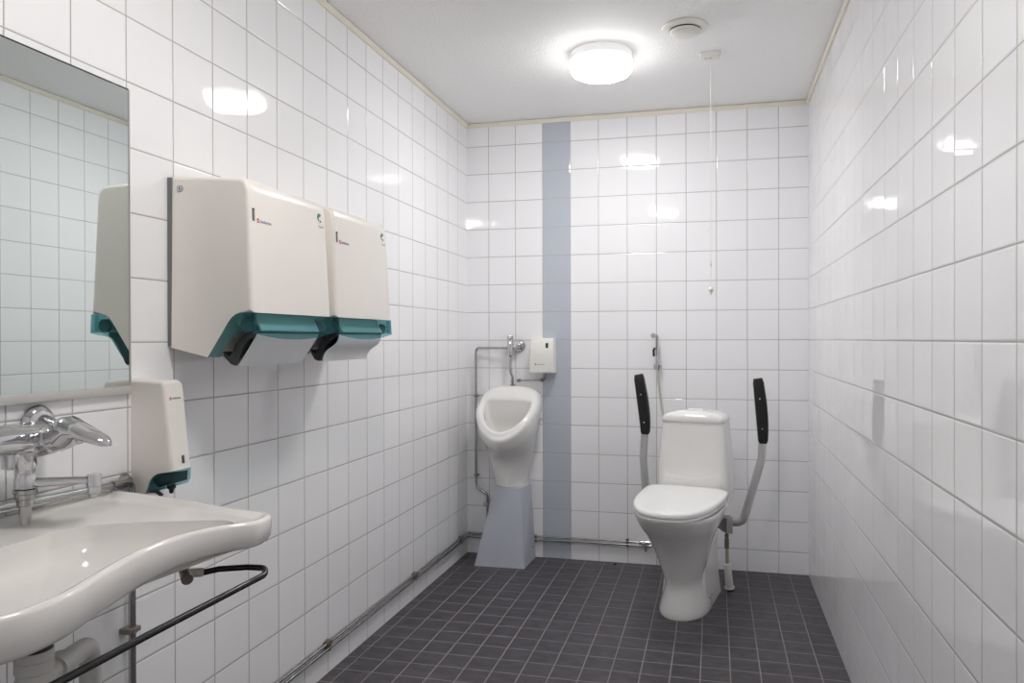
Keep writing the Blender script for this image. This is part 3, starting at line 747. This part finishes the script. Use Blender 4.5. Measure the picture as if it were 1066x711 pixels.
t = thing('urinal_supply_pipe', 'thin chrome pipe bending down the back wall corner left of the urinal', 'pipe', (.06,-.04,.5))
wl = t.location
bm = new(); tube(bm, [(.248,-.052,1.117),(.070,-.032,1.117),(.060,-.030,1.10),(.060,-.030,.400),(.062,-.030,.368),(.120,-.030,.332),(.124,-.030,.312),(.124,-.030,.20),(.124,-.016,.118)], .0066, n=14, rad=.03); link('pipe', bm, M_pipe, t, world_loc=wl)
for z in (.858,.428):
    bm = new(); box(bm, .050,.070,-.038,-.0008, z-.005,z+.005, .0015); link('pipe_clip', bm, M_brass, t, world_loc=wl)
bm = new(); tube(bm, [(.124,-.030,.302),(.124,-.030,.262)], .0115, n=14); lathe(bm, [(0,0),(.008,0),(.008,.012),(.011,.013),(.011,.02),(0,.021)], (.124,-.038,.282),(-.3,-1,0), n=14); lathe(bm, [(0,0),(.007,0),(.007,.014),(0,.014)], (.132,-.030,.284),(1,0,0), n=12); link('stop_valve', bm, M_chrome, t, world_loc=wl)

t = thing('wall_rod', 'thin metal rod on the tiles between urinal top and white dispenser', 'rod', (.36,-.02,.945))
wl = t.location
bm = new(); tube(bm, [(.290,-.022,.943),(.428,-.022,.947)], .0042, n=10); link('rod', bm, M_pipe, t, world_loc=wl)
for x, z in ((.297,.943),(.424,.947)):
    bm = new(); lathe(bm, [(0,.0008),(.0095,.0008),(.0095,.004),(.0065,.006),(.0065,.028),(.0085,.029),(.0085,.034),(0,.035)], (x,0,z),(0,-1,0), n=16); link('rod_holder', bm, M_brass, t, world_loc=wl)
bm = new(); tube(bm, [(.428,-.022,.947),(.442,-.022,.957),(.445,-.022,.982)], .0042, n=10, rad=.008); link('rod_end', bm, M_brass, t, world_loc=wl)

# air freshener
t = thing('air_freshener', 'white wall dispenser with dark display on the blue tile stripe right of the urinal', 'air freshener', (.436,0,.986))
q = lambda z: z-.986
hwF = .066
poly = [(-.0008,.986),(-.078,.986),(-.084,.992),(-.088,1.082),(-.076,1.152),(-.066,1.166),(-.05,1.170),(-.0008,1.170)]
bm = new()
A = [bm.verts.new((-hwF,a,q(b))) for a,b in poly]; B = [bm.verts.new((hwF,a,q(b))) for a,b in poly]
fs = [bm.faces.new(A), bm.faces.new(B)]
for k in range(len(poly)): bm.faces.new((A[k], A[(k+1)%len(poly)], B[(k+1)%len(poly)], B[k]))
for v in bm.verts:
    if v.co.z > q(1.14): v.co.x *= .93
bmesh.ops.bevel(bm, geom=[e for f in fs for e in f.edges if all(v.co.y < -.04 for v in e.verts)], offset=.009, segments=4, profile=.5, affect='EDGES')
link('body', bm, M_cream2, t, angle=25)
up = Vector((0,.012,.07)).normalized()
def fr(x, z, e=.0003):
    if z > 1.082: y = -.088+.012*(z-1.082)/.07; u = Vector((0,.012,.07))
    else: y = -.088+.004*(1.082-z)/.09; u = Vector((0,-.004,.09))
    Mx = frame((x,y,q(z)),(1,0,0),u); Mx.translation += Mx.col[2].to_3d()*e; return Mx
bm = new(); panel(bm, fr(.029,1.130), .014, .026, .0006, .001); link('display', bm, M_drk, t, smooth=False)
bm = new(); Mx = fr(-.031,1.032); arc_strip(bm, Mx, .0022,.0052,.5,2.9); arc_strip(bm, Mx, .0022,.0052,.5+PI,2.9+PI); disc(bm, Mx, .0012); link('logo_badge', bm, M_red, t, smooth=False)
text_mesh('logo_text', 'Lindström', .0095, M_blue, t, fr(-.023,1.029))

# ------------------------------------------------------------------ toilet
TX, TY, TR = 1.188, -.588, -.19
t = thing('toilet', 'white floor-standing toilet with closed lid and cistern', 'toilet', (TX,TY,0), TR)
def sell(w, yf, yb, yc, z, n=2.2, nb=2.2, N=64):
    P = []
    for i in range(N):
        a = 2*PI*i/N; c, s = math.cos(a), math.sin(a)
        m = n if s < 0 else nb
        x = w*math.copysign(abs(c)**(2/m), c); y = math.copysign(abs(s)**(2/m), s)
        P.append(Vector((x, yc+(y*(yc-yf) if s < 0 else y*(yb-yc)), z)))
    return P
# front cone: z, half width, front, back, centre
FT = [(.0005,.106,-.158,.14,.03),(.012,.107,-.160,.14,.03),(.05,.098,-.150,.13,.03),(.09,.086,-.138,.12,.02),(.125,.080,-.134,.11,.01),(.16,.083,-.144,.11,-.01),
      (.22,.098,-.172,.12,-.03),(.29,.118,-.212,.15,-.05),(.35,.139,-.262,.18,-.07),(.39,.158,-.312,.22,-.09),(.42,.168,-.340,.24,-.10),(.440,.1735,-.356,.25,-.11),(.453,.174,-.359,.25,-.11),(.4575,.170,-.355,.25,-.11)]
zs = [.0005,.006,.012,.03,.05,.07,.09,.105,.125,.145,.16,.19,.22,.255,.29,.32,.35,.375,.39,.405,.42,.431,.440,.447,.453,.4575]
bm = new(); loft(bm, [sell(*interp(FT, z)[:3], interp(FT, z)[3], z, 2.1, 3.2) for z in zs])
# rear pedestal and shoulder under the cistern
RT = [(.0005,.104,.33),(.10,.092,.325),(.2,.088,.32),(.3,.093,.315),(.37,.115,.312),(.42,.150,.31),(.445,.162,.31),(.4575,.160,.308)]
rr = []
for z in (.0005,.01,.05,.1,.15,.2,.25,.3,.34,.37,.395,.42,.435,.445,.452,.4575):
    w, yb = interp(RT, z)
    rr.append([Vector((x,y,z)) for x,y in round_poly([(-w,-.02),(w,-.02),(w,yb),(-w,yb)], [.02,.02,.05,.05], 6)])
loft(bm, rr)
link('bowl', bm, M_cer, t, angle=45)
for y in (.045,.085):
    bm = new(); lathe(bm, [(0,0),(.004,0),(.004,.0015),(0,.002)], (.0995,y,.045), (1,0,.15), n=10)
    link('fixing_hole', bm, M_drk, t)
def lidring(k, z, lf=.385, lr=.092, w=.180, dy=0):
    P = []
    for i in range(80):
        a = 2*PI*i/80; c, s = math.cos(a), math.sin(a)
        m = 2.5 if s < 0 else 3.7
        P.append(Vector((w*k*math.copysign(abs(c)**(2/m), c), dy+(lf*(1+(k-1)*.55) if s < 0 else lr*(1+(k-1)*1.6))*math.copysign(abs(s)**(2/m), s), z)))
    return P
tiltz = lambda P: [Vector((p.x,p.y,p.z+.020*(p.y+.37)/.46)) for p in P]
bm = new(); loft(bm, [tiltz(lidring(k, z)) for k, z in ((.95,.4585),(.985,.4595),(.99,.464),(.985,.4685),(.96,.470))]); link('seat', bm, M_plast, t, angle=50)
bm = new(); loft(bm, [tiltz(lidring(k, z)) for k, z in ((.96,.4715),(.995,.4725),(1.005,.477),(1.0,.485),(.985,.4905),(.95,.493),(.85,.4945),(.6,.4955),(.3,.496))]); link('lid', bm, M_plast, t, angle=50)
for s in (-1,1):
    bm = new(); tube(bm, [(s*.085,.092,.487),(s*.055,.092,.487)], .012, n=14)
    link('hinge', bm, M_plast, t)
bm = new(); lathe(bm, [(0,0),(.019,0),(.020,.004),(.016,.010),(.0,.013)], (.160,.055,.452), (1,.1,.1), n=24); link('side_cap', bm, M_plast, t)
# cistern
CX = .008
KT = [(.4582,.158,.110,.283),(.49,.162,.106,.285),(.6,.157,.103,.285),(.7,.148,.104,.284),(.785,.139,.107,.282),(.791,.137,.109,.281)]
rg = []
base_poly = [(-1,-1),(1,-1),(1,1),(-1,1)]
for z in [.4582,.465]+[.476+.0068*i for i in range(46)]+[.791]:
    w, y0, y1 = interp(KT, z)
    outline = []
    FN = 28
    P = round_poly([(-w,y0),(w,y0),(w,y1),(-w,y1)], [.035,.035,.03,.03], 8)
    # subdivide the straight front so that it can carry the hollow
    i0 = max(range(len(P)), key=lambda i: -P[i][1]*1000+P[i][0]*0)
    front = [(x,y) for x,y in P if abs(y-y0) < 1e-6]
    xs = sorted({x for x,_ in front}); xa, xb = xs[0], xs[-1]
    rest = [p for p in P if abs(p[1]-y0) > 1e-6]
    k = max(range(len(rest)), key=lambda i: (rest[i][0] > 0)*(-rest[i][1]))
    rest = rest[k:]+rest[:k]
    pts = [(xa+(xb-xa)*i/FN, y0) for i in range(FN+1)]+rest
    ring = []
    for x, y in pts:
        if abs(y-y0) < 1e-6:
            zc = .553+.25*(x)**2*6
            y += .016*sse(z, zc-.007, zc+.011)*(1-sse(abs(x), .098, .114))*1
        ring.append(Vector((x+CX,y,z)))
    rg.append(ring)
bm = loft(new(), rg); link('cistern', bm, M_cer, t, angle=60)
rg = []
for k, z in ((.96,.7915),(.99,.7935),(1.0,.799),(1.0,.808),(.975,.820),(.91,.829),(.79,.836),(.6,.841),(.35,.843)):
    P = round_poly([(-.142*k,.195-.0925*k),(.142*k,.195-.0925*k),(.142*k,.195+.09*k),(-.142*k,.195+.09*k)], .04*k, 8)
    rg.append([Vector((x+CX,y,z-.012*(abs(x)/.142)**2*(z-.7915)/.05)) for x,y in P])
link('cistern_lid', loft(new(), rg), M_cer, t, angle=60)
bm = new(); lathe(bm, [(0,0),(.034,0),(.034,.004),(.031,.006),(0,.0065)], (CX,.185,.8405), n=28)
for v in bm.verts: v.co.y = .185+(v.co.y-.185)*.7
link('flush_button', bm, M_plast, t)

# ------------------------------------------------------------------ folded-up arm rails (in the toilet's frame, each a thing)
def rail(s, label, loc, pts, grip, leg):
    t = thing('support_rail', label, 'grab rail', loc, 0, group='folded arm rails beside the toilet')
    L0 = Vector(loc)
    bm = new(); tube(bm, pts,   .0182, n=20, rad=.10, seg=10); link('tube', bm, M_alu, t, world_loc=loc)
    # padded grip: rounded flat bar swept along grip points
    rg = []
    a, m, b = [Vector(p) for p in grip]
    NN = 18
    for i in range(NN+1):
        u = i/NN
        c = (1-u)**2*a+2*u*(1-u)*m+u*u*b
        d = ((m-a)*(1-u)+(b-m)*u).normalized()
        ex = Vector((1,0,0)); ex = (ex-d*ex.dot(d)).normalized(); ey = d.cross(ex)
        e = 1.0 if 0 < i < NN else .8
        w = (.0205+.006*math.sin(PI*min(1,u*1.1)*.8))*e; h = .029*e
        poly = round_poly([(-w,-h),(w,-h),(w,h),(-w,h)], .011, 5)
        sh = d*(.004 if i == 0 else (-.004 if i == NN else 0))*0
        rg.append([c+ex*p+ey*q_+sh for p, q_ in poly])
    bm = loft(new(), rg); g = link('grip', bm, M_black, t, world_loc=loc)
    for u in (.28,.74):
        c = (1-u)**2*a+2*u*(1-u)*m+u*u*b
        bm = new(); lathe(bm, [(0,0),(.0038,0),(.0034,.0016),(0,.002)], c+Vector((-.003,-.029,0)), (0,-1,.1), n=12); link('screw', bm, M_chrome, g, world_loc=loc)
    return t
yr = -.34
R_loc = (1.375, yr, .29)
t = rail(1, 'folded-up aluminium arm rail right of the toilet with black grip and support leg', R_loc,
     [(1.372,yr+.02,.318),(1.440,yr+.008,.322),(1.523,yr,.62),(1.527,yr,.71)],
     [(1.528,yr,.690),(1.530,yr,.80),(1.506,yr,.983)], True)
bm = new(); prism(bm, [(-.105,.055),(.012,.055),(.012,-.008),(-.02,-.008)], lambda a,b:(a,-.028,b), lambda a,b:(a,.045,b), bev=.003); link('bracket', bm, M_grayp, t)
bm = new(); prism(bm, [(-.012,.062),(.016,.070),(.016,-.012),(-.012,-.012)], lambda a,b:(a+.004,-.034,b), lambda a,b:(a+.004,-.029,b), bev=.002); link('bracket_plate', bm, M_alu, t)
bm = new(); lathe(bm, [(0,-.008),(.006,-.008),(.006,-.022),(.010,-.026),(.010,-.036),(.006,-.04),(.0105,-.044),(.0105,-.085),(.006,-.09),(0,-.09)], (-.006,0,0), n=16); link('leg_adjuster', bm, M_brass, t)
bm = new(); tube(bm, [(-.006,0,-.085),(-.002,.012,-.175)], .0075, n=12); link('leg_rod', bm, M_beige, t)
bm = new(); dv = Vector((.012,.030,-.125)); o0 = Vector((-.004,.006,-.160)); lathe(bm, [(0,0),(.0150,0),(.0165,.004),(.0178,.115),(.023,.119),(.023,.123),(0,.124)], o0, dv, n=20)
link('leg_foot', bm, M_cream2, t)
bm = new(); lathe(bm, [(0,0),(.017,0),(.017,.0065),(0,.0065)], (.008,.036,-.2895), n=18); link('rubber_pad', bm, M_black, t)
yl = -.30
L_loc = (1.03, yl, .40)
t = rail(-1, 'folded-up aluminium arm rail left of the toilet with black grip', L_loc,
     [(1.062,yl,.318),(1.004,yl,.335),(.985,yl,.60),(.993,yl,.735)],
     [(.995,yl,.712),(.998,yl,.80),(.963,yl,.995)], False)
bm = new(); prism(bm, [(.022,-.03),(.10,-.03),(.13,-.09),(.022,-.09)], lambda a,b:(a,-.03,b), lambda a,b:(a,.03,b), bev=.003); link('bracket', bm, M_grayp, t)
bm = new(); lathe(bm, [(0,0),(.0028,0),(.0028,.001),(0,.001)], Vector((.983,yl-.0165,.655))-Vector(L_loc), (0,-1,0), n=10); link('tube_hole', bm, M_drk, t)

bm = new(); lathe(bm, [(0,.0005),(.009,.0005),(.008,.005),(.004,.007),(0,.007)], (0,0,0), n=14)
o = link('floor_plug', bm, M_black); o.location = (.815,-.042,0); tag(o, 'small black plug on the dark floor near the back wall', 'plug')

# ------------------------------------------------------------------ bidet shower
t = thing('bidet_shower', 'chrome hand bidet shower with black trigger in its wall holder, left of the cistern', 'hand shower', (1.028,0,1.01))
wl = t.location
bm = new(); lathe(bm, [(0,.0008),(.015,.0008),(.015,.006),(.012,.010),(.012,.02),(0,.02)], (1.034,0,1.018),(0,-1,0), n=20)
tube(bm, [(1.022,-.036,1.008),(1.022,-.036,1.034)], .0085, n=14); tube(bm, [(1.046,-.030,1.006),(1.046,-.030,1.030)], .0085, n=14); tube(bm, [(1.034,-.014,1.02),(1.034,-.03,1.025)], .012, n=14)
link('wall_holder', bm, M_chrome, t, world_loc=wl)
bm = new(); tube(bm, [(1.030,-.034,1.012),(1.030,-.036,1.09),(1.031,-.038,1.172),(1.027,-.046,1.183),(1.016,-.062,1.180)], [.0095,.0085,.0085,.0085,.008][:5] , n=16)
lathe(bm, [(0,0),(.010,0),(.0135,.006),(.0135,.012),(0,.013)], (1.018,-.058,1.182),(-.55,-.8,-.25), n=18)
link('handle', bm, M_chrome, t, world_loc=wl)
bm = new(); tube(bm, [(1.020,-.05,1.118),(1.014,-.053,1.105),(1.016,-.052,1.075)], .006, n=10); link('trigger', bm, M_black, t, world_loc=wl)
bm = new(); tube(bm, [(1.030,-.034,1.014),(1.032,-.034,.98),(1.041,-.035,.91),(1.056,-.036,.80),(1.075,-.035,.68),(1.085,-.03,.55),(1.085,-.008,.50)], .0065, n=12, rad=.05); link('hose', bm, M_hose, t, world_loc=wl)
bm = new(); lathe(bm, [(0,.0008),(.018,.0008),(.018,.006),(.009,.008),(.009,.02),(0,.02)], (1.085,0,.50),(0,-1,0), n=18); link('hose_outlet', bm, M_chrome, t, world_loc=wl)

# ------------------------------------------------------------------ camera and world
cam = bpy.data.cameras.new('camera'); co = bpy.data.objects.new('camera', cam); col.objects.link(co)
yaw, pitch, roll = .2326, -.0043, -.0019
fw = Vector((-math.sin(yaw)*math.cos(pitch), math.cos(yaw)*math.cos(pitch), math.sin(pitch)))
rt = Vector((math.cos(yaw), math.sin(yaw), 0)); upv = rt.cross(fw)
c_, s_ = math.cos(roll), math.sin(roll)
rt, upv = rt*c_+upv*s_, -rt*s_+upv*c_
Mc = Matrix((rt, upv, -fw)).transposed().to_4x4(); Mc.translation = (1.31421,-3.82172,1.16355)
co.matrix_world = Mc
cam.sensor_width = 36; cam.lens = 36*766.4386/1066
cam.shift_x = -(562.0565-533)/1066; cam.shift_y = (356.3432-355.5)/1066
cam.clip_start = .05
sc.camera = co
w = bpy.data.worlds.new('world'); sc.world = w; w.use_nodes = True
w.node_tree.nodes['Background'].inputs[0].default_value = (.8,.85,.9,1); w.node_tree.nodes['Background'].inputs[1].default_value = .3
sc.view_settings.view_transform = 'Standard'
try: sc.view_settings.look = 'None'
except Exception: pass
sc.view_settings.gamma = 1; sc.view_settings.use_curve_mapping = False
sc.view_settings.exposure = 2.34
sc.cycles.max_bounces = 12; sc.cycles.diffuse_bounces = 8; sc.cycles.glossy_bounces = 6; sc.cycles.transparent_max_bounces = 16
sc.cycles.sample_clamp_indirect = 10
sc.cycles.caustics_reflective = False; sc.cycles.caustics_refractive = False
